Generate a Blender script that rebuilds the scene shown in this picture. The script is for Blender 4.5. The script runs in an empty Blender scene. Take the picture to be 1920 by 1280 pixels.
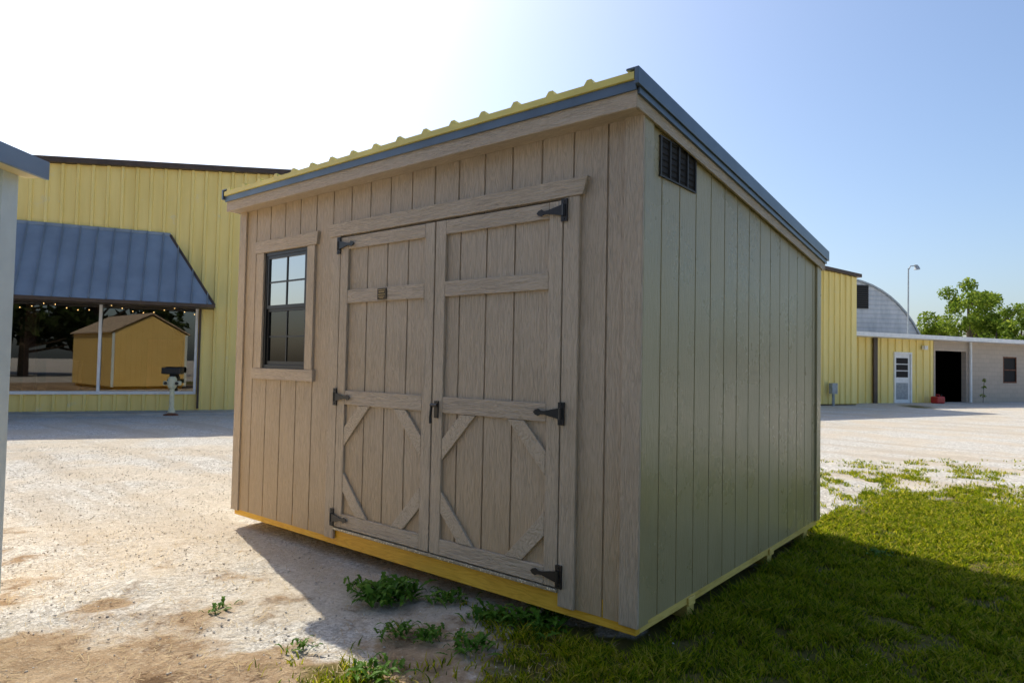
import bpy, math, random, numpy as np
from mathutils import Vector, Matrix, noise
random.seed(5); rng=np.random.default_rng(5)
C=bpy.context.scene.collection
sin,cos,PI=math.sin,math.cos,math.pi
W,D=3.66,3.02; GZ=-.13
# ------------------------------------------------------------ camera
CP=Vector((5.18745,-2.81616,1.21057)); YAW,PITCH,ROLL,F=0.68573,0.03337,0.0193,1253.48
RM=Matrix.Rotation(YAW,3,'Z')@Matrix.Rotation(PI/2+PITCH,3,'X')@Matrix.Rotation(ROLL,3,'Z')
cam=bpy.data.cameras.new("camera"); co=bpy.data.objects.new("camera",cam); C.objects.link(co)
co.matrix_world=Matrix.Translation(CP)@RM.to_4x4(); cam.lens=F/1920*36; cam.sensor_width=36; cam.clip_end=2000; cam.clip_start=.05
bpy.context.scene.camera=co
RT=Vector((cos(YAW),sin(YAW),0)); FW=Vector((-sin(YAW),cos(YAW),0))
def cw(X,Z,h=GZ): p=CP+RT*X+FW*Z; return Vector((p.x,p.y,h))
def ray(px,py): return RM@Vector(((px-960)/F,(640-py)/F,-1))
def ground(px,py,h=GZ): d=ray(px,py); return CP+d*((h-CP.z)/d.z)
def at(px,py,Z): d=ray(px,py); return CP+d*(Z/d.dot(FW))
def front(px,py,y=0): d=ray(px,py); p=CP+d*((y-CP.y)/d.y); return p.x,p.z
def side(px,py,x=W): d=ray(px,py); p=CP+d*((x-CP.x)/d.x); return p.y,p.z
# ------------------------------------------------------------ materials
def newmat(name):
    m=bpy.data.materials.new(name); m.use_nodes=True; nt=m.node_tree; b=nt.nodes['Principled BSDF']; return m,nt,b
def N(nt,t,**k):
    n=nt.nodes.new(t)
    for a,v in k.items():
        if a in n.inputs: n.inputs[a].default_value=v
        else: setattr(n,a,v)
    return n
def col(c): return (c[0],c[1],c[2],1)
def mix(nt,fac,a,b,mode='MIX'):
    n=nt.nodes.new('ShaderNodeMix'); n.data_type='RGBA'; n.blend_type=mode
    for s,v in ((0,fac),(6,a),(7,b)):
        if hasattr(v,'is_output'): nt.links.new(v,n.inputs[s])
        else: n.inputs[s].default_value=v if s==0 else col(v)
    return n.outputs[2]
def mth(nt,op,a,b=0,c=0):
    n=nt.nodes.new('ShaderNodeMath'); n.operation=op
    for i,v in enumerate((a,b,c)):
        if hasattr(v,'is_output'): nt.links.new(v,n.inputs[i])
        else: n.inputs[i].default_value=v
    return n.outputs[0]
def ramp(nt,f,lo,hi,a=0,b=1):
    n=nt.nodes.new('ShaderNodeMapRange'); n.interpolation_type='SMOOTHSTEP'
    nt.links.new(f,n.inputs[0]); n.inputs[1].default_value=lo; n.inputs[2].default_value=hi; n.inputs[3].default_value=a; n.inputs[4].default_value=b
    return n.outputs[0]
def coords(nt,scale=(1,1,1),kind='Object',rot=(0,0,0)):
    t=nt.nodes.new('ShaderNodeTexCoord'); m=nt.nodes.new('ShaderNodeMapping'); m.inputs['Scale'].default_value=scale; m.inputs['Rotation'].default_value=rot
    nt.links.new(t.outputs[kind],m.inputs[0]); return m.outputs[0]
def nz(nt,v,scale,detail=4,rough=.55,dist=0):
    n=N(nt,'ShaderNodeTexNoise',Scale=scale,Detail=detail,Roughness=rough,Distortion=dist); nt.links.new(v,n.inputs['Vector']); return n.outputs[0]
def bump(nt,b,h,strength,dist=.01):
    n=N(nt,'ShaderNodeBump',Strength=strength,Distance=dist); nt.links.new(h,n.inputs['Height']); nt.links.new(n.outputs[0],b.inputs['Normal'])
def simple(name,c,rough=.6,metal=0,var=.12,scale=6,bs=.15,bsc=60,spec=.5):
    m,nt,b=newmat(name); v=coords(nt); n=nz(nt,v,scale,5)
    k=mix(nt,ramp(nt,n,.3,.7),tuple(x*(1-var) for x in c),tuple(min(1,x*(1+var)) for x in c)); nt.links.new(k,b.inputs['Base Color'])
    b.inputs['Roughness'].default_value=rough; b.inputs['Metallic'].default_value=metal; b.inputs['Specular IOR Level'].default_value=spec
    if bs: bump(nt,b,nz(nt,v,bsc,3),bs,.004)
    return m
def wood(name,c1,c2,along='z',rough=.45,bs=.7,grain=1.0,bounce_stain=0,shade_streak=.25,ring=.2):
    m,nt,b=newmat(name)
    s={'z':(15,15,1.5),'x':(1.5,15,15),'y':(15,1.5,15),'d':(5,5,5)}[along]
    v=coords(nt,s); n1=nz(nt,v,1.0*grain,3,.6); rings=mth(nt,'SINE',mth(nt,'MULTIPLY',n1,90))
    s2={'z':(110,110,11),'x':(11,110,110),'y':(110,11,110),'d':(60,60,60)}[along]
    fine=nz(nt,coords(nt,s2),1,4,.7)
    hgt=mth(nt,'ADD',mth(nt,'MULTIPLY',rings,ring),fine)
    blot=nz(nt,coords(nt),1.7,5,.6)
    fac=mth(nt,'ADD',mth(nt,'MULTIPLY',ramp(nt,hgt,.1,.9),.5),mth(nt,'MULTIPLY',ramp(nt,blot,.3,.7),.5))
    k=mix(nt,fac,c1,c2)
    grain_shade=mth(nt,'MULTIPLY',mth(nt,'SUBTRACT',1.0,ramp(nt,hgt,.15,.42)),shade_streak); k=mix(nt,grain_shade,k,tuple(x*.45 for x in c1))  # dark streaks paint the shadows of the embossed grain into the colour
    if bounce_stain:
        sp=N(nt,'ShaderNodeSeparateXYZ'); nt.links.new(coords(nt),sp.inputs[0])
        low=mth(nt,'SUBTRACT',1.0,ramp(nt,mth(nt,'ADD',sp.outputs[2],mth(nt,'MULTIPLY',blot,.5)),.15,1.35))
        k=mix(nt,mth(nt,'MULTIPLY',low,bounce_stain),k,(c2[0]*.95,c2[1]*.80,c2[2]*.52))  # golden ground bounce painted towards the bottom, also the brown side stain
    nt.links.new(k,b.inputs['Base Color'])
    rr=ramp(nt,blot,.3,.7,rough-.06,rough+.1); nt.links.new(rr,b.inputs['Roughness'])
    bump(nt,b,hgt,bs,.006); return m
TA,TB=(.425,.335,.235),(.56,.45,.33)
M={}
M['siding']=wood('taupe_siding',TA,TB,'z',.44,.95,bounce_stain=.5)
M['siding_side']=wood('taupe_siding_side_reflect',(.345,.295,.165),(.46,.40,.24),'z',.27,.7,bounce_stain=.45,ring=.07,shade_streak=.15)  # olive base colour paints in grass and sky reflected on the side
M['trim_v']=wood('taupe_trim_vertical',(.455,.36,.255),(.59,.48,.355),'z',.47,1,1.3)
M['trim_h']=wood('taupe_trim_horizontal',(.455,.36,.255),(.59,.48,.355),'x',.47,1,1.3)
M['trim_y']=wood('taupe_trim_side',(.42,.335,.235),(.54,.44,.325),'y',.47,.8,1.3)
M['trim_d']=wood('taupe_trim_brace',(.44,.35,.245),(.57,.465,.345),'d',.47,.8,1.3)
M['lumber_x']=wood('yellow_lumber_x',(.72,.36,.02),(.94,.57,.06),'x',.5,.35,.7,shade_streak=.15)
M['lumber_y']=wood('yellow_lumber_y',(.62,.42,.09),(.85,.64,.18),'y',.5,.35,.7,shade_streak=.15)
M['black']=simple('black_iron',(.012,.012,.013),.35,0,.1,8,.1,120)
M['slate']=simple('slate_metal_trim',(.11,.15,.195),.35,.3,.12,5,.05,20)
M['ventbar']=simple('dark_vent_bar',(.035,.035,.035),.6,0,.1,8,0)
M['slate2']=simple('slate_awning',(.23,.285,.35),.42,.15,.10,2,.05,20)
M['yroof']=simple('yellow_roof_metal',(.76,.64,.16),.4,.0,.1,4,.05,20)
M['brass']=simple('dark_plaque',(.05,.035,.02),.4,.5,.2,40,0)
M['gold']=simple('gold_letters',(.55,.40,.18),.4,.6,.1,40,0)
M['white']=simple('white_paint',(.82,.82,.80),.5,0,.06,5,.05)
M['pale']=simple('pale_trim',(.74,.82,.79),.5,0,.06,5,.1)
M['brown']=simple('brown_metal_edge',(.07,.045,.03),.5,.1,.2,5,.05)
M['tanroof']=simple('tan_shingle_roof',(.50,.38,.26),.8,0,.3,9,.5,50)
M['cream']=simple('cream_soffit',(.85,.72,.36),.5,0,.06,5,.1)
M['ochre']=wood('ochre_siding',(.80,.55,.17),(.88,.63,.23),'z',.5,.3,shade_streak=.1)
M['dark']=simple('dark_interior',(.010,.008,.007),.8,0,.3,2,0)
M['darkred']=simple('dark_brown_interior',(.07,.025,.014),.7,0,.3,2,0)
M['conc']=simple('concrete',(.42,.40,.36),.85,0,.15,3,.3,80)
M['rust']=simple('rusty_iron',(.16,.06,.03),.8,0,.4,14,.3,60)
M['creampaint']=simple('cream_iron_paint',(.72,.68,.46),.5,0,.1,10,.1)
M['galv']=simple('galvanised_metal',(.30,.33,.35),.5,.3,.15,8,.1)
M['red']=simple('red_plastic',(.45,.02,.015),.4,0,.1,8,.05)
M['bark']=simple('bark',(.10,.075,.05),.9,0,.3,8,.6,30)
M['rub']=simple('black_vinyl',(.015,.015,.016),.45,0,.1,8,.05)
m,nt,b=newmat('yellow_ribbed_metal'); v=coords(nt,(3,3,.25)); s1=nz(nt,v,1.2,6,.65); s2=nz(nt,coords(nt),2.6,6,.7)
k=mix(nt,ramp(nt,s1,.35,.7),(.94,.75,.27),(.85,.66,.21)); k=mix(nt,ramp(nt,s2,.58,.72,0,.5),k,(.76,.70,.48)); nt.links.new(k,b.inputs['Base Color']); b.inputs['Roughness'].default_value=.5; bump(nt,b,s2,.1,.01); M['ymetal']=m
m,nt,b=newmat('painted_block_wall'); br=N(nt,'ShaderNodeTexBrick',Scale=1.0); br.inputs['Mortar Size'].default_value=.008; br.inputs['Brick Width'].default_value=.4; br.inputs['Row Height'].default_value=.2
br.inputs['Color1'].default_value=(.52,.43,.34,1); br.inputs['Color2'].default_value=(.47,.39,.31,1); br.inputs['Mortar'].default_value=(.40,.34,.28,1)
nt.links.new(coords(nt,(1,1,1),'Object',(PI/2,0,0)),br.inputs[0]); nt.links.new(br.outputs[0],b.inputs['Base Color']); b.inputs['Roughness'].default_value=.85; M['block']=m
m,nt,b=newmat('weathered_white_corrugated'); wv=N(nt,'ShaderNodeTexWave',Scale=1.1,Distortion=.1); wv.bands_direction='Z'; nt.links.new(coords(nt),wv.inputs[0])
k=mix(nt,ramp(nt,nz(nt,coords(nt,(1,1,.3)),1.5,6,.7),.35,.7),(.50,.52,.54),(.34,.37,.40)); k=mix(nt,ramp(nt,wv.outputs[1],0,.35,.3,0),k,(.20,.22,.24)); nt.links.new(k,b.inputs['Base Color']); b.inputs['Roughness'].default_value=.6; bump(nt,b,wv.outputs[1],.3,.04); M['corr']=m
m,nt,b=newmat('diamond_plate'); ck=N(nt,'ShaderNodeTexVoronoi',Scale=1); nt.links.new(coords(nt,(70,70,70),'Object',(0,0,.785)),ck.inputs[0]); k=mix(nt,ramp(nt,ck.outputs[0],.1,.5),(.85,.78,.58),(.38,.33,.24)); nt.links.new(k,b.inputs['Base Color']); b.inputs['Metallic'].default_value=.3; b.inputs['Roughness'].default_value=.4; bump(nt,b,ck.outputs[0],.8,.004); M['plate']=m
def glass(name,fac,tint):
    m,nt,b=newmat(name); nt.nodes.remove(b); g=N(nt,'ShaderNodeBsdfGlossy',Roughness=.01); g.inputs[0].default_value=(.97,.96,.92,1); t=N(nt,'ShaderNodeBsdfTransparent'); t.inputs[0].default_value=(tint,tint,tint,1)
    x=N(nt,'ShaderNodeMixShader'); x.inputs[0].default_value=fac; nt.links.new(t.outputs[0],x.inputs[1]); nt.links.new(g.outputs[0],x.inputs[2]); nt.links.new(x.outputs[0],nt.nodes['Material Output'].inputs[0]); return m
M['glass']=glass('shop_glass',.12,.45); M['pane']=glass('window_pane',.6,.2); M['screen']=glass('screened_pane',.11,.2)
m,nt,b=newmat('warm_bulb'); b.inputs['Emission Color'].default_value=(1,.6,.2,1); b.inputs['Emission Strength'].default_value=6; M['bulb']=m
def leafmat(name,cs,trans=.35):
    m,nt,b=newmat(name); nt.nodes.remove(b); g=nt.nodes.new('ShaderNodeNewGeometry'); r=nt.nodes.new('ShaderNodeValToRGB'); nt.links.new(g.outputs['Random Per Island'],r.inputs[0])
    e=r.color_ramp.elements; e[0].color=col(cs[0]); e[1].color=col(cs[-1])
    for i,c in enumerate(cs[1:-1]): q=e.new((i+1)/(len(cs)-1)); q.color=col(c)
    d=N(nt,'ShaderNodeBsdfPrincipled'); d.inputs['Roughness'].default_value=.5; d.inputs['Specular IOR Level'].default_value=.12; nt.links.new(r.outputs[0],d.inputs['Base Color']); t=nt.nodes.new('ShaderNodeBsdfTranslucent'); nt.links.new(r.outputs[0],t.inputs[0])
    x=N(nt,'ShaderNodeMixShader'); x.inputs[0].default_value=trans; nt.links.new(d.outputs[0],x.inputs[1]); nt.links.new(t.outputs[0],x.inputs[2]); nt.links.new(x.outputs[0],nt.nodes['Material Output'].inputs[0]); return m
M['grass']=leafmat('grass_blades',[(.05,.10,.004),(.14,.22,.006),(.29,.35,.008),(.48,.47,.018),(.52,.43,.09)],.62)
M['weed']=leafmat('weed_leaves',[(.05,.13,.012),(.09,.20,.02),(.15,.27,.035)],.3)
M['leaf']=leafmat('tree_leaves',[(.09,.15,.015),(.18,.27,.025),(.32,.38,.055)],.5)
M['leafd']=leafmat('dark_tree_leaves',[(.02,.035,.01),(.035,.055,.015),(.05,.07,.02)],.1)
m,nt,b=newmat('pebble'); g=nt.nodes.new('ShaderNodeNewGeometry'); r=nt.nodes.new('ShaderNodeValToRGB'); nt.links.new(g.outputs['Random Per Island'],r.inputs[0]); e=r.color_ramp.elements; e[0].color=(.32,.28,.23,1); e[1].color=(.74,.71,.65,1); q=e.new(.5); q.color=(.57,.52,.45,1); nt.links.new(r.outputs[0],b.inputs['Base Color']); b.inputs['Roughness'].default_value=.85; M['pebble']=m
m,nt,b=newmat('dry_straw'); b.inputs['Base Color'].default_value=(.50,.38,.20,1); b.inputs['Roughness'].default_value=.8; M['straw']=m
# ground
m,nt,b=newmat('gravel_ground'); v=coords(nt)
ag=N(nt,'ShaderNodeAttribute',attribute_name='grass'); ad=N(nt,'ShaderNodeAttribute',attribute_name='dirt')
vo=N(nt,'ShaderNodeTexVoronoi',Scale=42); nt.links.new(v,vo.inputs[0]); vo2=N(nt,'ShaderNodeTexVoronoi',Scale=110); nt.links.new(v,vo2.inputs[0])
n1=nz(nt,v,.7,6,.6); n2=nz(nt,v,5,8,.7); n3=nz(nt,v,60,4,.7)
track=nz(nt,coords(nt,(.16,1.5,1),'Object',(0,0,-.35)),1,5,.6)
stone=mix(nt,.5,vo.outputs['Color'],vo2.outputs['Color']); bw=N(nt,'ShaderNodeRGBToBW'); nt.links.new(stone,bw.inputs[0])
gr=mix(nt,ramp(nt,bw.outputs[0],.25,.75),(.45,.42,.375),(.83,.80,.745)); gr=mix(nt,ramp(nt,n1,.42,.60,0,.6),gr,(.66,.56,.43)); gr=mix(nt,ramp(nt,n2,.53,.74,0,.55),gr,(.43,.365,.285)); gr=mix(nt,ramp(nt,track,.50,.60,0,.5),gr,(.53,.45,.35))
di=mix(nt,ramp(nt,n2,.3,.7),(.54,.40,.26),(.32,.215,.125)); di=mix(nt,ramp(nt,n3,.5,.7,0,.5),di,(.62,.52,.40)); di=mix(nt,ramp(nt,nz(nt,v,2.4,8,.75),.53,.61,0,.85),di,(.14,.08,.04))
dm=ramp(nt,mth(nt,'ADD',ad.outputs['Fac'],mth(nt,'MULTIPLY',mth(nt,'SUBTRACT',n2,.5),1.6)),.3,.8)
k=mix(nt,dm,gr,di); so=mix(nt,ramp(nt,n2,.3,.7),(.09,.095,.012),(.20,.16,.05)); gm=ramp(nt,mth(nt,'ADD',ag.outputs['Fac'],mth(nt,'MULTIPLY',mth(nt,'SUBTRACT',n2,.5),.9)),.3,.7)
k=mix(nt,gm,k,so); nt.links.new(k,b.inputs['Base Color']); b.inputs['Roughness'].default_value=.95; b.inputs['Specular IOR Level'].default_value=.2
hh=mth(nt,'ADD',mth(nt,'MULTIPLY',bw.outputs[0],.6),mth(nt,'ADD',mth(nt,'MULTIPLY',n2,1.6),mth(nt,'MULTIPLY',n3,.5))); bump(nt,b,hh,.9,.03); M['ground']=m
# ------------------------------------------------------------ mesh helpers
class MB:
    def __init__(s): s.v=[]; s.f=[]
    def add(s,vs,fs):
        o=len(s.v); s.v+=[Vector(p) for p in vs]; s.f+=[tuple(i+o for i in f) for f in fs]; return s
    def box(s,x0,x1,y0,y1,z0,z1):
        return s.add([(x0,y0,z0),(x1,y0,z0),(x1,y1,z0),(x0,y1,z0),(x0,y0,z1),(x1,y0,z1),(x1,y1,z1),(x0,y1,z1)],[(3,2,1,0),(4,5,6,7),(0,1,5,4),(1,2,6,5),(2,3,7,6),(3,0,4,7)])
    def prism(s,poly,a,b,plane='xz'):
        n=len(poly); f={'xz':lambda p,t:(p[0],t,p[1]),'yz':lambda p,t:(t,p[0],p[1]),'xy':lambda p,t:(p[0],p[1],t)}[plane]
        return s.add([f(p,a) for p in poly]+[f(p,b) for p in poly],[tuple(range(n)),tuple(range(2*n-1,n-1,-1))]+[((i+1)%n,i,i+n,(i+1)%n+n) for i in range(n)])
    def tube(s,pts,rs,n=8):
        if not hasattr(rs,'__len__'): rs=[rs]*len(pts)
        pts=[Vector(p) for p in pts]; vs=[];fs=[]
        for i,p in enumerate(pts):
            t=(pts[min(i+1,len(pts)-1)]-pts[max(i-1,0)]).normalized(); u=t.cross(Vector((0,0,1)) if abs(t.z)<.9 else Vector((1,0,0))).normalized(); w=t.cross(u)
            for k in range(n): a=2*PI*k/n; vs.append(p+(u*cos(a)+w*sin(a))*rs[i])
        for i in range(len(pts)-1):
            for k in range(n): fs.append((i*n+k,i*n+(k+1)%n,(i+1)*n+(k+1)%n,(i+1)*n+k))
        fs.append(tuple(range(n-1,-1,-1))); fs.append(tuple((len(pts)-1)*n+k for k in range(n)))
        return s.add(vs,fs)
    def grooved(s,u0,u1,zb,zt,grooves,ax='x',pos=0,out=-1,gw=.012,gd=.009):
        zb=zb if callable(zb) else (lambda u,c=zb:c); zt=zt if callable(zt) else (lambda u,c=zt:c)
        P=[(u0,0)]
        for g in sorted(grooves):
            if u0+gw<g<u1-gw: P+=[(g-gw/2,0),(g-gw/2+.002,-gd),(g+gw/2-.002,-gd),(g+gw/2,0)]
        P.append((u1,0)); vs=[];fs=[]
        for u,d in P:
            q=pos+out*d
            for z in (zb(u),zt(u)): vs.append((u,q,z) if ax=='x' else (q,u,z))
        for i in range(len(P)-1): fs.append((2*i,2*i+2,2*i+3,2*i+1))
        o=len(vs)
        for u,d in P: vs.append((u,pos-out*.012,zb(u)) if ax=='x' else (pos-out*.012,u,zb(u)))
        for i in range(len(P)-1): fs.append((2*i,o+i,o+i+1,2*i+2))
        return s.add(vs,fs)
    def ribbed(s,x0,x1,zb,zt,y=0,pitch=.3,rw=.045,rd=.05,out=-1,start=None):
        zb=zb if callable(zb) else (lambda u,c=zb:c); zt=zt if callable(zt) else (lambda u,c=zt:c)
        P=[(x0,0)]; c=math.ceil((x0+rw)/pitch)*pitch
        while c<x1-rw:
            P+=[(c-rw,0),(c-rw*.6,rd),(c+rw*.6,rd),(c+rw,0)]; c+=pitch
        P.append((x1,0)); vs=[];fs=[]
        for u,d in P:
            for z in (zb(u),zt(u)): vs.append((u,y+out*d,z))
        for i in range(len(P)-1): fs.append((2*i,2*i+2,2*i+3,2*i+1))
        return s.add(vs,fs)
    def map(s,fn): s.v=[Vector(fn(p)) for p in s.v]; return s
    def build(s,name,mat,parent=None,off=None,bevel=0,smooth=False):
        me=bpy.data.meshes.new(name); o_=off if off is not None else Vector((0,0,0))
        me.from_pydata([tuple(p-o_) for p in s.v],[],s.f); me.update()
        if mat: me.materials.append(M[mat] if isinstance(mat,str) else mat)
        if smooth: me.polygons.foreach_set('use_smooth',[True]*len(me.polygons))
        o=bpy.data.objects.new(name,me); C.objects.link(o)
        if parent: o.parent=parent
        if bevel:
            bv=o.modifiers.new('bevel','BEVEL'); bv.width=bevel; bv.segments=2; bv.limit_method='ANGLE'
        return o
def tag(o,label=None,cat=None,group=None,kind=None):
    if label:o['label']=label
    if cat:o['category']=cat
    if group:o['group']=group
    if kind:o['kind']=kind
    return o
def thing(name,label,cat,loc=(0,0,0),rz=0,group=None):
    o=bpy.data.objects.new(name,None); C.objects.link(o); o.location=loc; o.rotation_euler=(0,0,rz); o.empty_display_size=.1; return tag(o,label,cat,group)
def fast(name,verts,faces,mat,parent=None,mi=None):
    me=bpy.data.meshes.new(name); k=faces.shape[1]; me.vertices.add(len(verts)); me.vertices.foreach_set('co',verts.astype(np.float32).ravel())
    me.loops.add(faces.size); me.loops.foreach_set('vertex_index',faces.astype(np.int32).ravel()); me.polygons.add(len(faces)); me.polygons.foreach_set('loop_start',(np.arange(len(faces))*k).astype(np.int32)); me.polygons.foreach_set('loop_total',np.full(len(faces),k,np.int32))
    me.update(calc_edges=True); me.validate(); me.materials.append(M[mat]); o=bpy.data.objects.new(name,me); C.objects.link(o)
    if parent:o.parent=parent
    return o
# ============================================================ MAIN SHED
SO=Vector((W/2,D/2,GZ)); shed=thing('wooden_shed','taupe wooden shed with double doors and single slope roof in the middle of the yard','shed',SO)
MS=.118
def sh(p): return (p[0],p[1],p[2]-MS*p[1])
def P(mb,name,mat,par=shed,bevel=0,smooth=False): return mb.build(name,mat,par,SO,bevel,smooth)
HF=2.44
xl,xr,zt,zb=1.362,3.220,2.055,.088; xm=(xl+xr)/2
gf=[W-.185-.2032*k for k in range(18)]
wx0,wx1,wz0,wz1=.37,.955,1.14,2.04
w=MB(); 
for a,b_,z0,z1 in ((0,wx0,0,HF),(wx0,wx1,0,wz0),(wx0,wx1,wz1,HF),(wx1,xl-.01,0,HF),(xl-.01,xr+.01,zt+.01,HF),(xr+.01,W,0,HF)): w.grooved(a,b_,z0,z1,gf)
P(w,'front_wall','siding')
gs=[.209+.2032*k for k in range(15)]
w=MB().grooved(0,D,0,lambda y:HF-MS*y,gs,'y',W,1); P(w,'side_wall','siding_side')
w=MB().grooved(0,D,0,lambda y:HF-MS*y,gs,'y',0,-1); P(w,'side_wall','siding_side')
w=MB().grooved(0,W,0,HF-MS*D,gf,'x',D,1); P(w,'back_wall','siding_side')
P(MB().box(.02,W-.02,.05,D-.03,-.02,.06),'floor_deck','lumber_x')
P(MB().box(.03,W-.03,.055,.06,.065,2.3),'dark_gap_backing','dark')  # black sheet stands in for shade seen through the door gaps
for (x0,x1,y0,y1,m_) in ((W-.085,W+.016,-.016,-.0005,'trim_v'),(-.016,.085,-.016,-.0005,'trim_v'),(W+.0005,W+.016,.0,.09,'siding_side'),(W+.0005,W+.017,D-.09,D+.016,'siding_side')):
    P(MB().box(x0,x1,y0,y1,-.004,HF-.01-MS*max(y1,0)),'corner_board',m_,bevel=.003)
P(MB().box(.004,W-.004,.006,.044,-.045,.082),'rim_board','lumber_x',bevel=.003)
P(MB().box(W-.043,W-.005,.046,D-.02,-.045,-.002),'rim_board','lumber_y',bevel=.003)
P(MB().box(.005,.043,.046,D-.02,-.045,-.002),'rim_board','lumber_y',bevel=.003)
for y in (.62,1.9,2.75): P(MB().box(.15,W-.03,y,y+.09,GZ-.01,-.047),'skid','lumber_y',bevel=.004)
for y in (.60,1.88): P(MB().box(W-.004,W+.008,y-.04,y+.04,-.054,-.010),'skid_block','lumber_y',bevel=.003)
P(MB().box(W+.0175,W+.030,-.10,D+.05,HF-.045,HF+.02).map(sh),'rake_board','trim_y',bevel=.002)
P(MB().box(-.030,-.0175,-.10,D+.05,HF-.045,HF+.02).map(sh),'rake_board','trim_y')
P(MB().box(-.05,W+.032,-.117,-.1015,2.40,2.484),'fascia_board','trim_h',bevel=.004)
P(MB().box(-.04,W+.015,-.10,-.002,2.402,2.412),'soffit','trim_h')
P(MB().box(-.06,W+.034,-.128,-.1185,2.478,2.526),'eave_trim','slate',bevel=.003)
pitch=.2286; Pf=[(-.055,0)]; c=.02
while c<W+.0: Pf+=[(c-.034,0),(c-.016,.024),(c+.010,.024),(c+.020,0)]; c+=pitch
Pf.append((W+.03,0)); vs=[];n=len(Pf)
for y in (-.140,D+.10):
    for u,d in Pf: vs.append((u,y,2.560-MS*(y+.14)+d))
    for u,d in Pf: vs.append((u,y,2.527-MS*(y+.14)))
fs=[(i,i+1,2*n+i+1,2*n+i) for i in range(n-1)]+[(n+i,n+i+1,i+1,i) for i in range(n-1)]+[(3*n+i+1,3*n+i,2*n+i,2*n+i+1) for i in range(n-1)]+[(n+i+1,n+i,3*n+i,3*n+i+1) for i in range(n-1)]
roof=P(MB().add(vs,fs),'roof_panel','yroof')
P(MB().box(-.03,W+.012,-.09,D+.06,2.41,2.500).map(sh),'roof_deck','trim_y')
for s,x0,x1 in ((1,W+.035,W+.056),(-1,-.085,-.062)):
    t=MB().box(x0,x1,-.145,D+.11,2.483,2.562).map(sh); t.box(*( (x0-.045,x0) if s>0 else (x1,x1+.045)),-.145,D+.11,2.552,2.562)
    k=len(t.v)-8
    for i in range(k,k+8): t.v[i]=Vector(sh(t.v[i]))
    P(t,'rake_trim','slate',bevel=.002)
P(MB().box(W+.0305,W+.045,-.11,D+.08,2.452,2.481).map(sh),'drip_flashing','slate')
P(MB().box(-.05,W+.03,D+.06,D+.08,2.39-MS*D,2.50-MS*D),'back_fascia','trim_h')
(va,vz1),(vb,_),(_,vz0)=side(1237,257),side(1302,292),side(1237,328)
vent=P(MB().box(W+.001,W+.003,va,vb,vz0,vz1),'vent','dark')
f=MB(); f.box(W+.001,W+.011,va-.010,vb+.010,vz1,vz1+.008); f.box(W+.001,W+.011,va-.010,vb+.010,vz0-.008,vz0)
for i in range(5): yy=va+(vb-va)*i/4; f.box(W+.0035,W+.012,yy-.006,yy+.006,vz0,vz1)
P(f,'vent_frame','ventbar',vent)
l=MB(); nl=6
for i in range(nl):
    z=vz0+(vz1-vz0)*(i+.4)/nl; l.add([(W+.004,va,z+.010),(W+.004,vb,z+.010),(W+.008,vb,z+.006),(W+.008,va,z+.006)],[(0,1,2,3)])
P(l,'louvre','dark',vent)
win=MB(); win.box(wx0,wx1,-.004,.03,wz0,wz0+.028); win.box(wx0,wx1,-.004,.03,wz1-.028,wz1); win.box(wx0,wx0+.028,-.004,.03,wz0+.028,wz1-.028); win.box(wx1-.028,wx1,-.004,.03,wz0+.028,wz1-.028)
win=P(win,'window','black',bevel=.002)
zm=(wz0+wz1)/2+.01
for z0,z1,y,gm_ in ((zm,wz1-.03,.006,'pane'),(wz0+.03,zm-.0,.016,'screen')):
    s_=MB(); a,b_=wx0+.03,wx1-.03; s_.box(a,b_,y-.006,y+.012,z0,z0+.026); s_.box(a,b_,y-.006,y+.012,z1-.022,z1); s_.box(a,a+.02,y-.006,y+.012,z0+.026,z1-.022); s_.box(b_-.02,b_,y-.006,y+.012,z0+.026,z1-.022)
    mx=(a+b_)/2; s_.box(mx-.006,mx+.006,y-.001,y+.008,z0+.026,z1-.022); mz=(z0+z1)/2; s_.box(a+.02,mx-.0065,y-.001,y+.008,mz-.006,mz+.006); s_.box(mx+.0065,b_-.02,y-.001,y+.008,mz-.006,mz+.006)
    P(s_,'sash','black',win)
    P(MB().add([(a+.015,y+.005,z0+.01),(b_-.015,y+.005,z0+.01),(b_-.015,y+.005,z1-.01),(a+.015,y+.005,z1-.01)],[(0,1,2,3)]),'pane',gm_,win)
tt=.019
def trimboard(x0,x1,z0,z1,name,mat='trim_v',par=shed,y0=-.0005,t=tt): return P(MB().box(x0,x1,y0-t,y0,z0,z1),name,mat,par,.003)
tw=.088
trimboard(wx0-tw,wx0-.001,wz0,wz1,'window_casing','trim_v',win); trimboard(wx1+.001,wx1+tw+.005,wz0,wz1,'window_casing','trim_v',win)
P(MB().prism([(wx0-tw-.025,wz1+.001),(wx1+tw+.03,wz1+.001),(wx1+tw+.045,wz1+.095),(wx0-tw-.04,wz1+.095)],-.024,-.0005),'window_header','trim_h',win,.003)
P(MB().prism([(wx0-tw-.035,wz0-.085),(wx1+tw+.03,wz0-.085),(wx1+tw+.03,wz0-.001),(wx0-tw-.035,wz0-.001)],-.027,-.0005),'window_sill','trim_h',win,.003)
trimboard(xr+.006,xr+.102,-.002+.0,zt+.012,'door_casing'); trimboard(xl-.106,xl-.008,.0,zt+.012,'door_casing')
P(MB().prism([(xl-.13,zt+.013),(xr+.125,zt+.013),(xr+.15,zt+.105),(xl-.15,zt+.105)],-.026,-.0005),'door_header','trim_h',shed,.003)
P(MB().box(xl-.004,xr+.004,-.030,.054,zb-.022,zb-.006),'threshold','plate',bevel=.002)
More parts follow.
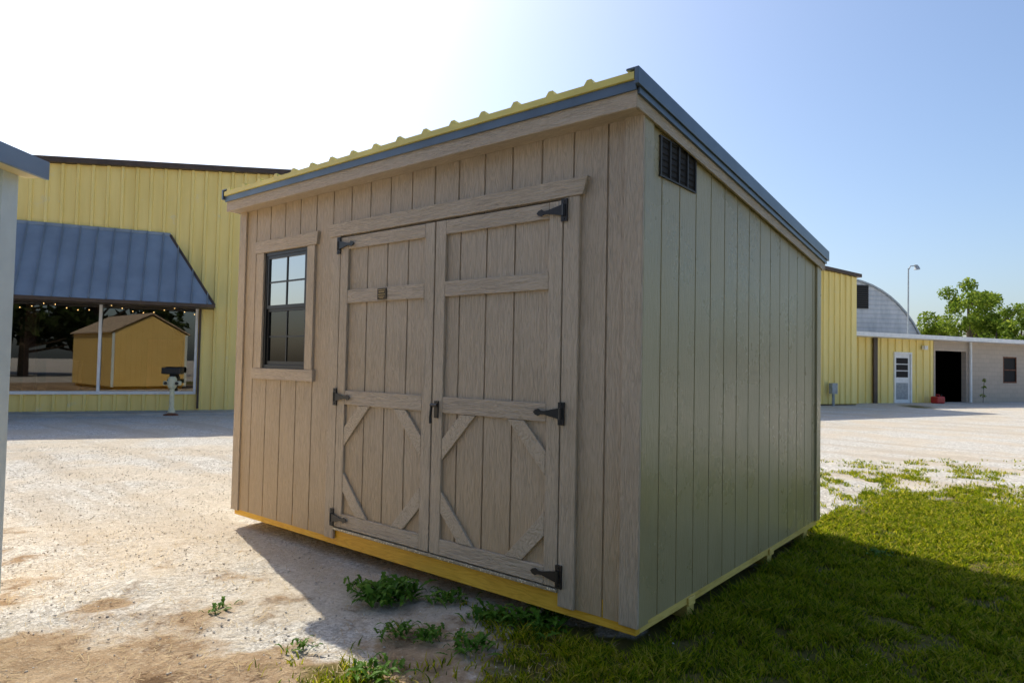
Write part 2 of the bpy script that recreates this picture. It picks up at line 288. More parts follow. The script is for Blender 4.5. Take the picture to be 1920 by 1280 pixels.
def strap(mb,x,z,sgn,big=1.0):
    y0=-.020
    mb.box(x-.018,x+.018,y0-.011,y0-.0,z-.058*big,z+.058*big)
    poly=[(x-sgn*.0,z+.030),(x-sgn*.05,z+.020),(x-sgn*.10,z+.009),(x-sgn*.125,z+.009),(x-sgn*.140,z+.019),(x-sgn*.160,z+.012),(x-sgn*.172,z+0),(x-sgn*.160,z-.012),(x-sgn*.140,z-.019),(x-sgn*.125,z-.009),(x-sgn*.10,z-.009),(x-sgn*.05,z-.020),(x-sgn*.0,z-.030)]
    if sgn>0: poly=poly[::-1]
    mb.prism(poly,y0-.017,y0-.0115)
    mb.tube([(x,y0-.014,z-.03),(x,y0-.014,z+.03)],.009,8)
    for dx,dz in ((0,.045),(0,-.045)): mb.tube([(x+dx,y0-.010,z+dz),(x+dx,y0-.015,z+dz)],.005,6)
def door(x0,x1,hinge_right,gro,label):
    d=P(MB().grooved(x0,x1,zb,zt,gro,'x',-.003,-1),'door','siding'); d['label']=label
    y0=-.0035; sw=.083; T=.018
    def tb(a,b_,c_,e,n,m_): return P(MB().box(a,b_,y0-T,y0,c_,e),n,m_,d,.003)
    tb(x0,x0+sw,zb,zt,'stile','trim_v'); tb(x1-sw,x1,zb,zt,'stile','trim_v')
    a,b_=x0+sw+.0015,x1-sw-.0015
    for z0,z1 in ((zt-.085,zt-.001),(1.60,1.69),(.915,1.01),(zb+.001,zb+.092)): tb(a,b_,z0,z1,'rail','trim_h')
    L,H_=.145,.150; lo,hi=zb+.0935,.9135
    for sx in (0,1):
        for sz in (0,1):
            X=a if sx==0 else b_; dx=1 if sx==0 else -1; Z=lo if sz==0 else hi; dz=1 if sz==0 else -1
            p=[(X+dx*.001,Z+dz*H_),(X+dx*.001,Z+dz*(H_+.125)),(X+dx*(L+.115),Z+dz*.001),(X+dx*L,Z+dz*.001)]
            if dx*dz>0: p=p[::-1]
            P(MB().prism(p,y0-T+.001,y0),'brace','trim_d',d,.003)
    xh=x1+.003 if hinge_right else x0-.003; sg=1 if hinge_right else -1
    for z in ((front(1068,395)[1],front(1058,775)[1],front(1050,1078)[1])):
        m_=MB(); strap(m_,xh+sg*.012,z,sg); P(m_,'hinge','black',d)
    return d
ld=door(xl,xm-.005,False,[xl+.083+.20*k-.01 for k in range(1,5)],'left door leaf with the small dark plaque')
rd=door(xm+.005,xr,True,[xr-.12-.205*k for k in range(1,5)],'right door leaf with the black handle')
kx,kz=front(820,765); kx=xm+.045
h=MB(); h.box(kx-.016,kx+.016,-.030,-.022,kz-.055,kz+.045); h.tube([(kx,-.03,kz+.02),(kx,-.06,kz+.02)],.010,8); h.tube([(kx-.012,-.058,kz+.022),(kx+.045,-.064,kz+.026)],[.011,.009],8); h.tube([(kx-.004,-.062,kz+.02),(kx-.012,-.064,kz-.05),(kx-.010,-.062,kz-.085)],[.008,.007,.009],8)
P(h,'handle','black',rd)
pxx,pz=front(722,547); pl=P(MB().box(pxx-.045,pxx+.045,-.028,-.0225,1.645-.036,1.645+.036),'plaque','brass',ld,.002)
q=MB(); 
for zz,hw,hh_ in ((.026,.036,.0035),(.013,.028,.006),(-.004,.036,.004),(-.018,.030,.0035),(-.027,.020,.002)):
    nn=7
    for i in range(nn):
        xx=-hw+2*hw*i/nn; q.box(pxx+xx,pxx+xx+2*hw/nn*.72,-.0295,-.0285,1.645+zz-hh_/2,1.645+zz+hh_/2)
P(q,'plaque_lettering','gold',ld)
# ============================================================ LONG YELLOW BUILDING
ang=math.radians(24.2); O1=cw((15-960)/F*14.9+.0,14.9)
d1=(RT*cos(ang)+FW*sin(ang)); rz1=math.atan2(d1.y,d1.x); n1v=Vector((-d1.y,d1.x,0))
def onw(px,py,y=0):
    o=O1+n1v*y; r=ray(px,py); t=(o-CP).dot(n1v)/r.dot(n1v); p=CP+r*t; return (p-o).dot(d1),p.z-GZ
bl=thing('yellow_building','long yellow ribbed metal building with slate awning over shop windows, running behind the shed','building',O1,rz1)
a1,a2,a3,a4=onw(90,306),onw(525,329),onw(1540,505),onw(1612,521)
m1=(a2[1]-a1[1])/(a2[0]-a1[0]); m2=(a4[1]-a3[1])/(a4[0]-a3[0]); m2=min(m2,-.02); xe=onw(1606,700)[0]; X0=-4.0
xp=(a3[1]-m2*a3[0]-a1[1]+m1*a1[0])/(m1-m2); xp=min(max(xp,10),20)
zl=lambda x:a1[1]+m1*(x-a1[0])
zpk=zl(xp)
def ztop(x): return zl(x) if x<=xp else zpk+(a4[1]-zpk)*(x-xp)/(xe-xp)
wxa=-3.6; wxb=onw(370,650)[0]; wza=onw(187,733)[1]; wzb=onw(187,560)[1]+.15
w=MB(); w.ribbed(X0,wxa,0.05,ztop); w.ribbed(wxa,wxb,.05,wza-.05); w.ribbed(wxa,wxb,wzb,ztop); w.ribbed(wxb,xp,.05,ztop); w.ribbed(xp,xe,.05,ztop); w.build('wall','ymetal',bl)
MB().add([(xe,0,0),(xe,14,0),(xe,14,ztop(xe)),(xe,0,ztop(xe))],[(0,1,2,3)]).build('wall','ymetal',bl); MB().add([(X0,0,0),(X0,14,0),(X0,14,ztop(X0)),(X0,0,ztop(X0))],[(3,2,1,0)]).build('wall','ymetal',bl)
MB().add([(X0,14,0),(xe,14,0),(xe,14,ztop(xe)),(X0,14,ztop(X0))],[(3,2,1,0)]).build('wall','ymetal',bl)
MB().prism([(X0-.1,ztop(X0)),(xp,zpk),(xe+.12,ztop(xe)),(xe+.12,ztop(xe)+.13),(xp,zpk+.13),(X0-.1,ztop(X0)+.13)],-.14,14.1).build('roof','brown',bl)
rm=MB(); a,b_=wxa-.2,wxb+1.2
rm.add([(a,.05,.3),(b_,.05,.3),(b_,6,.3),(a,6,.3),(a,.05,3),(b_,.05,3),(b_,6,3),(a,6,3)],[(0,1,2,3),(4,7,6,5),(3,2,6,7),(0,3,7,4),(1,5,6,2)]); rm.build('shop_room','dark',bl)
MB().box(onw(30,700)[0],onw(52,700)[0],.6,.9,.3,2.5).build('shop_column','darkred',bl); MB().box(onw(58,700)[0],onw(125,700)[0],1.5,2.0,.3,1.2).build('shop_counter','darkred',bl); MB().box(wxb-1.2,wxb-.4,1.6,1.9,.3,1.8).build('shop_cabinet','darkred',bl)
r=.014; bulb0=None
for k in range(26):
    x=wxa+1.6+(wxb-wxa-1.7)*k/25; z=wzb-.24-.16*abs(sin(k*.55))
    if bulb0 is None:
        bulb0=MB().add([(-r,0,0),(r,0,0),(0,-r,0),(0,r,0),(0,0,-r),(0,0,r)],[(0,2,5),(2,1,5),(1,3,5),(3,0,5),(2,0,4),(1,2,4),(3,1,4),(0,3,4)]).build('light_bulb','bulb',bl); q=bulb0
    else: q=bulb0.copy(); C.objects.link(q); q.parent=bl
    q.location=(x,.6,z)
wn=MB(); fr=.06; wn.box(wxa,wxb,-.06,.03,wza-.07,wza); wn.box(wxb-fr,wxb,-.06,.03,wza,wzb); wn.box(wxa,wxa+fr,-.06,.03,wza,wzb); wn.box(wxa,wxb,-.06,.03,wzb-.02,wzb+.03)
mx=onw(187,650)[0]; wn.box(mx-.03,mx+.03,-.06,.03,wza,wzb); wn=wn.build('shop_window','white',bl)
MB().add([(wxa,.01,wza),(wxb,.01,wza),(wxb,.01,wzb),(wxa,.01,wzb)],[(0,1,2,3)]).build('pane','glass',wn)
yo=-1.0; t0=onw(320,442)[0]; tz=onw(320,442)[1]; bx,bz=onw(402,572,yo); xa=-4.0
aw=MB(); aw.add([(xa,yo,bz),(bx,yo,bz),(t0,-.06,tz),(xa,-.06,tz)],[(0,1,2,3)]); aw.add([(bx,yo,bz),(bx+.05,-.06,bz),(t0,-.06,tz)],[(0,1,2)])
x=xa+.2
while x<bx-.05:
    f_=1.0 if x<=t0 else max(0,(bx-x)/(bx-t0)); p=Vector((x,yo,bz)); q_=Vector((x,yo+(-.06-yo)*f_,bz+(tz-bz)*f_)); 
    aw.add([p+Vector((-.022,0,0)),p+Vector((.022,0,0)),p+Vector((0,-.06,.06)),q_+Vector((-.022,0,0)),q_+Vector((.022,0,0)),q_+Vector((0,-.06,.06))],[(0,2,5,3),(2,1,4,5),(0,1,2)]); x+=.34
aw=aw.build('awning','slate2',bl)
MB().tube([(bx,yo-.01,bz),(t0,-.07,tz)],.03,6).build('hip_trim','brown',aw); MB().box(xa,bx+.02,yo-.03,yo-.004,bz-.06,bz+.015).build('awning_fascia','brown',aw)
MB().box(xa,bx,yo,-.07,bz-.05,bz-.04).build('awning_soffit','brown',aw); MB().box(xa,t0,-.08,-.055,tz-.02,tz+.05).build('awning_flashing','slate2',aw)
MB().box(wxb+.02,wxb+.07,-.11,-.055,.1,bz).build('downpipe','brown',bl)
sw=MB(); 
def L1(x,y,z=0): p=O1+d1*x+n1v*y; return Vector((p.x,p.y,GZ+z))
sw.add([L1(-4,-.9,-.05),L1(9,-.9,-.05),L1(9,.02,-.05),L1(-4,.02,-.05),L1(-4,-.9,.06),L1(9,-.9,.06),L1(9,.02,.06),L1(-4,.02,.06)],[(4,5,6,7),(0,1,5,4),(1,2,6,5)]); tag(sw.build('pavement','conc'),kind='structure')
ux=onw(1556,740,-.1)[0]; ut=thing('utility_box','grey utility meter box on a pipe at the far right end of the yellow building','utility box',L1(ux,-.25),rz1)
MB().box(-.14,.14,-.08,.08,.45,.85).build('box','galv',ut,bevel=.01); MB().tube([(0,0,0),(0,0,.46)],.05,8).build('pipe','galv',ut)
# ============================================================ LOW ANNEX
y_=1.0; rx=lambda px:onw(px,700,y_)[0]; hA=onw(1640,633,y_)[1]
an=thing('low_annex','low flat roofed annex, half yellow metal and half grey block, right of the yellow building','building',O1,rz1)
xA,xB,xD0,xD1,xG0,xG1=xe,rx(1750),rx(1675),rx(1708),rx(1753),rx(1811); xC=rx(1920)+6; hd=onw(1690,660,y_)[1]; hg=onw(1780,658,y_)[1]
w=MB(); w.ribbed(xA,xD0,0,hA,y_,pitch=.45); w.ribbed(xD0,xD1,hd,hA,y_,pitch=.45); w.ribbed(xD1,xB,0,hA,y_,pitch=.45); w.build('metal_wall','ymetal',an)
w=MB(); w.box(xB+.002,xG0,y_-.02,y_+.2,0,hA); w.box(xG0,xG1,y_-.02,y_+.2,hg,hA)
wa,wb=rx(1880),rx(1905); za,zb_=onw(1893,718,y_)[1],onw(1893,669,y_)[1]
w.box(xG1,wa,y_-.02,y_+.2,0,hA); w.box(wa,wb,y_-.02,y_+.2,0,za); w.box(wa,wb,y_-.02,y_+.2,zb_,hA); w.box(wb,xC,y_-.02,y_+.2,0,hA); w.build('block_wall','block',an)
MB().add([(xG0-.5,y_+.3,0),(xC,y_+.3,0),(xC,y_+5,0),(xG0-.5,y_+5,0),(xG0-.5,y_+.3,hA),(xC,y_+.3,hA),(xC,y_+5,hA),(xG0-.5,y_+5,hA)],[(0,1,2,3),(3,2,6,7),(0,3,7,4),(1,5,6,2)]).build('garage_room','dark',an)
MB().prism([(xA-.0,hA),(xC+.3,hA),(xC+.3,hA+.17),(xA-.0,hA+.17)],y_-.75,y_+7).build('flat_roof','white',an)
wd=MB().box(wa,wb,y_+.02,y_+.06,za,zb_).build('window','dark',an); f=MB(); 
f.box(wa,wa+.05,y_-.03,y_+.0,za,zb_); f.box(wb-.05,wb,y_-.03,y_+.0,za,zb_); f.box(wa+.05,wb-.05,y_-.03,y_+0,za,za+.06); f.box(wa+.05,wb-.05,y_-.03,y_+0,zb_-.06,zb_); f.box(wa+.05,wb-.05,y_-.03,y_+0,(za+zb_)/2-.025,(za+zb_)/2+.025); f.build('window_frame','rust',wd)
dr=MB().box(xD0+.05,xD1-.05,y_+.01,y_+.05,0,hd-.06).build('door','white',an)
f=MB(); f.box(xD0,xD0+.07,y_-.06,y_+.01,0,hd); f.box(xD1-.07,xD1,y_-.06,y_+.01,0,hd); f.box(xD0+.07,xD1-.07,y_-.06,y_+.01,hd-.08,hd); f.build('door_frame','white',dr)
pn=MB(); cx_=(xD0+xD1)/2; pw=(xD1-xD0)/2-.19
for z0,z1 in ((1.08,1.34),(1.38,1.62),(1.66,1.9)): pn.box(cx_-pw,cx_+pw,y_+.0,y_+.009,z0*hd/2.15,z1*hd/2.15)
pn.build('door_panes','dark',dr); MB().box(cx_-pw,cx_+pw,y_+.0,y_+.008,.15,.85).build('door_panel','galv',dr)
MB().box(rx(1634),rx(1641),y_-.12,y_-.055,0,hA-.0).build('downpipe','brown',an); MB().tube([(xG1+.15,y_-.12,0),(xG1+.15,y_-.12,hA)],.06,8).build('white_pipe','white',an)
MB().box(rx(1726),rx(1732),y_-.2,y_-.055,hA-.42,hA-.25).build('wall_lamp','white',an,bevel=.01)
pr=O1+d1*rx(1737)+n1v*(y_-.5); rc=thing('fuel_can','red plastic fuel can on the ground beside the annex garage opening','fuel can',(pr.x,pr.y,GZ),rz1)
MB().box(-.26,.26,-.16,.16,0,.30).build('can_body','red',rc,bevel=.05); MB().tube([(-.12,0,.29),(-.1,0,.37),(.1,0,.37),(.12,0,.29)],.02,6).build('can_handle','red',rc); MB().tube([(.2,0,.28),(.27,0,.38)],.02,6).build('spout','black',rc)
# ============================================================ QUONSET HUT
Zq=41; cq=at(1575,738,Zq); cq.z=GZ; qh=thing('arched_barn','weathered pale arched metal barn with a dark louvre, rising behind the annex','barn',cq,rz1-.30)
ax_,az_=187*Zq/F,213*Zq/F; K=28; arc=[(ax_*cos(PI*i/K),az_*sin(PI*i/K)) for i in range(K+1)]
MB().add([(p[0],0,p[1]) for p in arc],[tuple(range(K+1))]).build('end_wall','corr',qh)
arc2=[(p[0]*1.015,p[1]*1.015) for p in arc]; vs=[];fs=[]
for y in (-.12,18):
    for A_ in (arc,arc2): vs+=[(p[0],y,p[1]) for p in A_]
n=K+1
for i in range(K): fs+=[(i,i+1,n+i+1,n+i),(n+i,n+i+1,3*n+i+1,3*n+i),(i+1,i,2*n+i,2*n+i+1)]
MB().add(vs,fs).build('arched_roof','galv',qh)
vp=at(1619,556,Zq)-cq; vx=vp.dot(RT); vzz=vp.z
lv=MB().box(vx-.40,vx+.40,-.06,-.01,vzz-.72,vzz+.72).build('louvre','dark',qh); s_=MB()
for i in range(11): z=vzz-.66+i*.132; s_.box(vx-.38,vx+.38,-.12,-.061,z-.03,z+.012)
s_.build('slats','black',lv)
# ============================================================ LAMP POLE
pb=at(1702,700,36); hp=at(1705,503,36).z-GZ; lp=thing('lamp_pole','tall thin metal lamp pole standing behind the low annex','street lamp',(pb.x,pb.y,GZ),YAW)
MB().tube([(0,0,0),(.04,0,hp)],[.055,.035],8).build('pole','galv',lp); MB().tube([(.04,0,hp-.1),(.15,0,hp+.12),(.42,0,hp+.14)],.03,6).build('arm','galv',lp)
MB().tube([(.36,0,hp+.16),(.46,0,hp+.14),(.5,0,hp+.02),(.5,0,hp-.06)],[.05,.09,.14,.16],8).build('lamp_head','galv',lp)
# ============================================================ PEDESTAL
pg=ground(321,778); pd=thing('pedestal_viewer','cream metal post with black twin headed top on the gravel before the shop windows','viewer',(pg.x,pg.y,GZ),YAW)
MB().tube([(0,0,0),(0,0,.03),(0,0,.06)],[.2,.2,.12],12).build('base','rust',pd); MB().tube([(0,0,.05),(0,0,.18),(0,0,.62)],[.09,.055,.05],10).build('post','creampaint',pd)
bd=MB().tube([(0,0,.60),(0,0,.66),(0,0,.84),(0,0,.9)],[.06,.10,.10,.07],10)
bd.box(-.2,.2,-.05,.05,.69,.79); bd.build('body','creampaint',pd,bevel=.03)
for s in (-1,1): MB().tube([(s*.13,-.052,.74),(s*.13,-.075,.74)],.036,12).build('ring','black',pd)
MB().tube([(-.17,.0,1.0),(-.17,-.0,1.1)],.06,8).box(-.22,.22,-.11,.11,.95,1.10).box(-.06,.06,-.05,.05,.89,.95).build('head','rub',pd,bevel=.03)
# ============================================================ NEIGHBOUR SHED
kc=ground(6,1156)-RT*.052; ns=thing('yellow_shed','ochre shed with pale side wall and grey green roof edge at the far left','shed',(kc.x,kc.y,GZ),YAW)
ev=at(88,302,1); E=(kc-CP).dot(FW)+.08; ez=at(88,302,E).z-GZ; ex=(at(84,302,E)-kc).dot(RT)
WN,LN=2.9,5.0; rg=.75
MB().grooved(-LN+.0,0,.12,ez-.07,[-.2*k for k in range(25)],'y',0,1).build('side_wall','pale',ns)
MB().grooved(-LN,0,.12,ez-.07,[-.2*k for k in range(25)],'y',-WN,-1).build('side_wall','ochre',ns)
g=lambda x:ez-.07+rg*(1-abs(x+WN/2)/(WN/2))
for yy,o_ in ((0,1),(-LN,-1)):
    mbq=MB(); mbq.grooved(-WN,-WN/2,.12,g,[-.2*k for k in range(16)],'x',yy,o_); mbq.grooved(-WN/2,0,.12,g,[-.2*k for k in range(16)],'x',yy,o_); mbq.build('gable_wall','ochre',ns)
for x0,x1,y0,y1 in ((-.08,.018,.0,.018),(.0005,.018,-.09,-.0005),(-WN-.018,-WN+.08,0,.018)): MB().box(x0,x1,y0,y1,.1,ez-.08).build('corner_trim','pale',ns)
sl=rg/(WN/2)
for s in (1,-1):
    xo=ex if s>0 else -WN-ex; th=.05
    MB().prism([(xo,ez-.085),(-WN/2,ez+rg+.0),(-WN/2,ez+rg+th),(xo,ez-.085+th)] if s>0 else [(-WN/2,ez+rg+.0),(xo,ez-.085),(xo,ez-.085+th),(-WN/2,ez+rg+th)],-LN-.1,E-(kc-CP).dot(FW)-.001).build('roof','tanroof',ns)
pe=E-(kc-CP).dot(FW)
MB().box(ex,ex+.02,-LN-.1,pe+.01,ez-.10,ez-.005).build('eave_trim','slate2',ns); MB().box(.02,ex-.002,-LN,pe-.02,ez-.10,ez-.088).build('soffit','cream',ns)
MB().box(-WN+.1,-.1,-LN+.1,-.1,0,.12).build('skid','lumber_x',ns)
# ============================================================ TREES
def leaves(cs,rs,n,size,squash=.8):
    k=len(cs); idx=rng.integers(0,k,n); u=rng.normal(size=(n,3)); u/=np.linalg.norm(u,axis=1)[:,None]; rr=rng.random(n)**.45
    P_=np.array(cs)[idx]+u*(rr*np.array(rs)[idx])[:,None]*np.array([1,1,squash]); a=rng.normal(size=(n,3)); a/=np.linalg.norm(a,axis=1)[:,None]; b_=np.cross(a,rng.normal(size=(n,3))); b_/=np.linalg.norm(b_,axis=1)[:,None]
    s=size*(.5+rng.random(n))[:,None]; V=np.stack([P_-a*s,P_+b_*s*.5,P_+a*s,P_-b_*s*.5],1).reshape(-1,3); return V,np.arange(4*n).reshape(-1,4)
def tree(name,label,loc,h,r,seed,mat='leaf',n=9000,size=.13,group=None):
    rnd=random.Random(seed); t=thing(name,label,'tree',loc,0,group); mb=MB(); mb.tube([(0,0,0),(.1,0,h*.25),(.05,.1,h*.5),(0,.1,h*.8)],[h*.03,h*.024,h*.016,h*.005],8)
    cs=[];rs=[]
    for i in range(44):
        a=rnd.random()*2*PI; hz=h*(.20+.70*rnd.random()); q=1-abs((hz/h-.48)/.56)**1.6; rad=r*max(.2,q)*(.35+.6*rnd.random()); e=Vector((cos(a)*rad,sin(a)*rad,hz)); cs.append(tuple(e)); rs.append(r*(.10+.16*rnd.random()))
        if i%2==0: s0=Vector((.05,.05,hz*.6)); mb.tube([s0,(s0+e)/2+Vector((0,0,-.1)),e],[h*.010,h*.007,h*.003],5)
    cs.append((0,0,h*.93)); rs.append(r*.18)
    mb.build('trunk','bark',t); V,Fc=leaves(cs,rs,n,size); fast('crown',V,Fc,mat,t); return t
def gp(px,Z): p=at(px,700,Z); return (p.x,p.y,GZ)
tree('broadleaf_tree','bright green loose tree, tallest behind the annex roof',gp(1815,56),9.3,4.6,1,n=12000)
tree('broadleaf_tree','lower broad green tree at the right edge behind the annex',gp(1915,62),7.8,4.0,2,n=9000)
tree('broadleaf_tree','small round green tree just right of the arched barn',gp(1764,60),5.8,3.0,3,n=7000)
tree('broadleaf_tree','low bushy green tree between the tallest tree and the right edge',gp(1868,52),5.6,3.0,4,n=8000)
b0=tree('sky_block_tree','dark tree added behind the viewpoint to block sky mirrored in the shop windows',cw(-16,-16),10,5.5,5,'leafd',7000,.32,'dark trees added out of view, mirrored in the glass')
for X,Z in ((-8,-20),(0,-18),(-24,-9),(-29,0),(-20,-13),(-12,-18),(-27,-5),(-4,-17),(-30,-10)):  # out-of-view copies added to block sky in the shop glass reflection
    c_=b0.copy(); C.objects.link(c_); c_.location=cw(X,Z); c_.rotation_euler=(0,0,X)
    for ch in list(b0.children): k_=ch.copy(); C.objects.link(k_); k_.parent=c_
# ============================================================ GROUND
def sms(x,a,b): t=min(1,max(0,(x-a)/(b-a))); return t*t*(3-2*t)
def fb(x,y,s): return noise.fractal(Vector((x*s,y*s,3.3)),1.0,2.0,4)
def masks(X,Z):
    p=cw(X,Z); n=fb(p.x,p.y,.9); n2=fb(p.x,p.y,3.0)
    e=-.85 if Z<2.9 else -.85+.55*(Z-2.9)
    g_=sms(X+.45*n+.35*n2,e-.05,e+.6)*(1-sms(Z+1.2*n+.6*n2,5.6,8.3))*(1-.28*sms(n2-.3*n,.1,.5))
    if -.1<p.x<W-.15 and p.y>.1: g_*=.0
    far=.5*sms(n2+.5*n,.05,.5)*sms(X,2.5,4)*(1-sms(Z,8,12)); g_=max(g_,far)
    strip=sms(X,12,14)*(1-sms(abs(Z-(26+(X-14)*.45)+1.2),.1,.5))*.8; g_=max(g_,strip)
    dd=.95*(1-sms(Z+.8*n,2.8,4.0))*(1-sms(X+.3*n,-.7,.3))+ .6*sms(n2+.4*n,.05,.45)*sms(-X,.3,1.2)*(1-sms(Z,4.6,6.8)); return g_,min(1,dd)
def axis(a,b,c,d,st):
    L=list(np.arange(b,c,st)); x=c; s=st
    while x<d: L.append(x); s*=1.16; x+=s
    L.append(d); x=b-st; s=st
    while x>a: L.insert(0,x); s*=1.16; x-=s
    L.insert(0,a); return L
XA=axis(-400,-5,7,400,.12); ZA=axis(-250,1.4,9.5,600,.12); vs=[];gl=[];dl=[]
for Z in ZA:
    for X in XA:
        p=cw(X,Z); g_,dd=masks(X,Z) if abs(X)<40 and -5<Z<40 else (0,.2)
        near=1-sms(abs(Z-4),5,12) if abs(X)<12 else 0
        h=.022*fb(p.x,p.y,2.2)*near+.014*fb(p.x,p.y,9)*near*(.4+dd)-.012*near
        vs.append((p.x,p.y,GZ+h)); gl.append(g_); dl.append(dd)
nx=len(XA); Fa=np.array([(j*nx+i,j*nx+i+1,(j+1)*nx+i+1,(j+1)*nx+i) for j in range(len(ZA)-1) for i in range(nx-1)])
gd=fast('ground',np.array(vs),Fa,'ground'); tag(gd,kind='structure')
for nm,L in (('grass',gl),('dirt',dl)): at_=gd.data.attributes.new(nm,'FLOAT','POINT'); at_.data.foreach_set('value',np.array(L,dtype=np.float32))
gd.data.polygons.foreach_set('use_smooth',[True]*len(gd.data.polygons))
pts=[]; 
def inframe(X,Z): return abs(X)<.80*Z+.3
while len(pts)<130000:
    Z=1.9+8.6*random.random()**1.1; X=-1.9+10.3*random.random()
    if not inframe(X,Z): continue
    p=cw(X,Z)
    if -.1<p.x<W-.02 and -.02<p.y<D+.1: continue
    g_,_=masks(X,Z)
    cl=.58+fb(p.x,p.y,7)*.9
    edge=.5 if (p.x<W+.25 and -.25<p.y<D+.2) else 0
    if random.random()<g_*g_*max(.06,cl): pts.append((p.x,p.y,.45+.75*max(0,cl)+edge,.75+.11*Z))
pts=np.array(pts); n=len(pts); a=rng.random(n)*2*PI; hgt=(.014+.026*rng.random(n)**1.8)*pts[:,2]; wd_=(.0024+.0022*rng.random(n))*pts[:,3]; ln=hgt*(.5+1.5*rng.random(n)); la=rng.random(n)*2*PI
b0_=np.stack([pts[:,0],pts[:,1],np.full(n,GZ-.012)],1); du=np.stack([np.cos(a)*wd_,np.sin(a)*wd_,np.zeros(n)],1); le=np.stack([np.cos(la)*ln,np.sin(la)*ln,np.zeros(n)],1); up=np.stack([np.zeros(n),np.zeros(n),hgt+.013],1)
V=np.stack([b0_-du,b0_+du,b0_+du*.8+up*.6+le*.35,b0_-du*.8+up*.6+le*.35,b0_+up+le],1).reshape(-1,3); i0=np.arange(n)*5
Fq=np.concatenate([np.stack([i0,i0+1,i0+2],1),np.stack([i0,i0+2,i0+3],1),np.stack([i0+3,i0+2,i0+4],1)])
tag(fast('grass',V,Fq,'grass'),'short patchy green lawn grass around the near right corner of the shed','grass',kind='stuff')
pts=[]
while len(pts)<28000:
    Z=2.0+8*random.random()**1.2; X=-7+13*random.random()
    if not inframe(X,Z): continue
    p=cw(X,Z); g_,dd=masks(X,Z)
    if random.random()<(1-g_)*(1-.8*dd): pts.append((p.x,p.y))
pts=np.array(pts); n=len(pts); s=.0025+.0065*rng.random(n)**2.8; base=np.array([(1,0,0),(0,1,0),(-1,0,0),(0,-1,0),(0,0,.7),(0,0,-.7)])
V=base[None]*s[:,None,None]*(0.6+.8*rng.random((n,6,1))); th=rng.random(n)*2*PI; c_,s_=np.cos(th),np.sin(th); V2=V.copy(); V2[:,:,0]=V[:,:,0]*c_[:,None]-V[:,:,1]*s_[:,None]; V2[:,:,1]=V[:,:,0]*s_[:,None]+V[:,:,1]*c_[:,None]
V2[:,:,0]+=pts[:,0:1]; V2[:,:,1]+=pts[:,1:2]; V2[:,:,2]+=GZ-.006
ft=np.array([(0,1,4),(1,2,4),(2,3,4),(3,0,4),(1,0,5),(2,1,5),(3,2,5),(0,3,5)]); Fq=(np.arange(n)[:,None,None]*6+ft[None]).reshape(-1,3)
tag(fast('gravel_stones',V2.reshape(-1,3),Fq,'pebble'),'loose pale gravel stones scattered over the driveway','gravel',kind='stuff')
n=3200; Zs=2.0+3.2*rng.random(n); Xs=-2.6+3.2*rng.random(n)+.25*(3-Zs); V=[];
for X,Z in zip(Xs,Zs):
    p=cw(X,Z); a=random.random()*PI; L=.008+.03*random.random(); d=Vector((cos(a),sin(a),0))*L; s_=Vector((-sin(a),cos(a),0))*.0011; u=Vector((0,0,.004+.006*random.random())); V+=[p-d-s_,p-d+s_,p+d+s_+u,p+d-s_+u]
V=np.array([tuple(v) for v in V]); tag(fast('dry_straw',V,np.arange(len(V)).reshape(-1,4),'straw'),'dry straw and grass clippings lying on the dirt in the foreground','straw',kind='stuff')
def weed(px,py,r,nl,label,seed,grp=None):
    rnd=random.Random(seed); g0=ground(px,py); t=thing('weed_plant',label,'weed',g0,0,grp); mb=MB()
    for i in range(nl):
        a=rnd.random()*2*PI; L=r*(.3+.5*rnd.random()); w_=L*(.10+.08*rnd.random()); el=.12+.75*rnd.random(); o_=Vector((rnd.gauss(0,.5),rnd.gauss(0,.5),0))*r*.8; d=Vector((cos(a),sin(a),0)); s=Vector((-sin(a),cos(a),0)); vs=[];fs=[]; K_=9
        for k in range(K_+1):
            u=k/K_; z=sin(u*PI*.75)*L*el*.75+.004; c=o_+d*L*u*(1-.15*el)+Vector((0,0,z)); ww=w_*(sin(PI*min(1,u*1.05+.04))**.7)*(1.0 if k%2 else .5)+.001
            vs+=[c-s*ww+Vector((0,0,ww*.3)),c,c+s*ww+Vector((0,0,ww*.3))]
        for k in range(K_): fs+=[(3*k,3*k+1,3*k+4,3*k+3),(3*k+1,3*k+2,3*k+5,3*k+4)]
        mb.add(vs,fs)
    mb.build('leaves','weed',t)
weed(728,1118,.20,210,'largest leafy weed clump in front of the double doors',1)
weed(668,1098,.09,34,'small weed left of the largest clump in front of the doors',2)
weed(843,1125,.12,75,'low weed under the shed front right of the largest clump',3)
weed(410,1142,.10,26,'small bright weed alone on the sandy gravel at lower left',4)
weed(562,1214,.085,24,'small weed on brown dirt near the bottom, below the sandy patch',5)
weed(703,1266,.12,60,'leafy weed at the bottom edge where dirt meets grass',6)
weed(1005,1172,.17,120,'weed in shade below the right door hinge side',7)
weed(800,1195,.10,50,'flat weed on shaded soil left of the grass',8)
weed(915,1160,.14,80,'low weed in shade between the right door and the grass',9)
weed(1650,1040,.10,45,'leafy weed at the shadow edge right of the shed side wall',10)
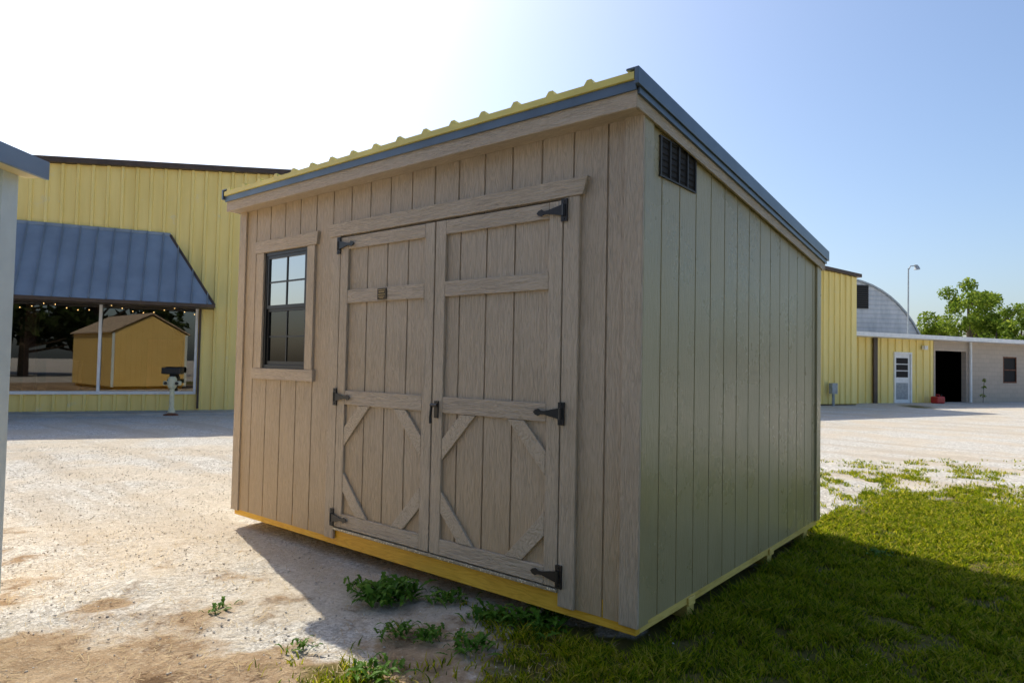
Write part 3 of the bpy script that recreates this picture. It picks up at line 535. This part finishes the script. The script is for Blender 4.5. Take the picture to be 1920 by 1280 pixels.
weed(745,1188,.11,50,'leafy weed just below the largest clump, in the shade',11)
weed(880,1215,.12,60,'leafy weed in the dark grass left of the shed corner',12)
g0=ground(42,772); 
pt=thing('planter_bush','small dark bush in front of the shop window at far left','plant',(g0.x,g0.y,GZ)); V,Fc=leaves([(0,0,.16),(.18,0,.14),(-.18,.0,.13)],[.16,.13,.13],900,.035); fast('foliage',V,Fc,'leafd',pt); MB().tube([(0,0,0),(0,0,.15)],.02,6).build('stem','bark',pt)
pv=O1+d1*rx(1830)+n1v*(y_-.3); pt=thing('wall_shrub','thin straggly shrub against the grey block wall','plant',(pv.x,pv.y,GZ)); V,Fc=leaves([(0,0,.3),(.06,0,.7),(.05,0,1.0)],[.12,.10,.09],70,.045); fast('foliage',V,Fc,'leaf',pt); MB().tube([(0,0,0),(.05,0,1.1)],.012,6).build('stem','bark',pt)
# ============================================================ LIGHT
sd=Vector((-.959,.284,0)).normalized(); EL=math.radians(47.5)
S=Vector((sd.x*cos(EL),sd.y*cos(EL),sin(EL))); sun=bpy.data.lights.new('sun','SUN'); sun.energy=5; sun.angle=math.radians(.5); sun.color=(1,.92,.75); so_=bpy.data.objects.new('sun',sun); C.objects.link(so_); so_.rotation_euler=S.to_track_quat('Z','Y').to_euler()
wd=bpy.data.worlds.new('World'); bpy.context.scene.world=wd; wd.use_nodes=True; nt=wd.node_tree; bg=nt.nodes['Background']; sk=nt.nodes.new('ShaderNodeTexSky'); sk.sky_type='NISHITA'; sk.sun_disc=False; sk.sun_elevation=EL; sk.sun_rotation=math.atan2(sd.x,sd.y); sk.air_density=1.0; sk.dust_density=2.5; sk.ozone_density=3.2
hs=nt.nodes.new('ShaderNodeHueSaturation'); hs.inputs['Saturation'].default_value=1.05; hs.inputs['Value'].default_value=1.25
nt.links.new(sk.outputs[0],hs.inputs['Color']); nt.links.new(hs.outputs[0],bg.inputs[0]); bg.inputs[1].default_value=.15
sc=bpy.context.scene; sc.view_settings.view_transform='Standard'; sc.view_settings.look='None'; sc.view_settings.exposure=0
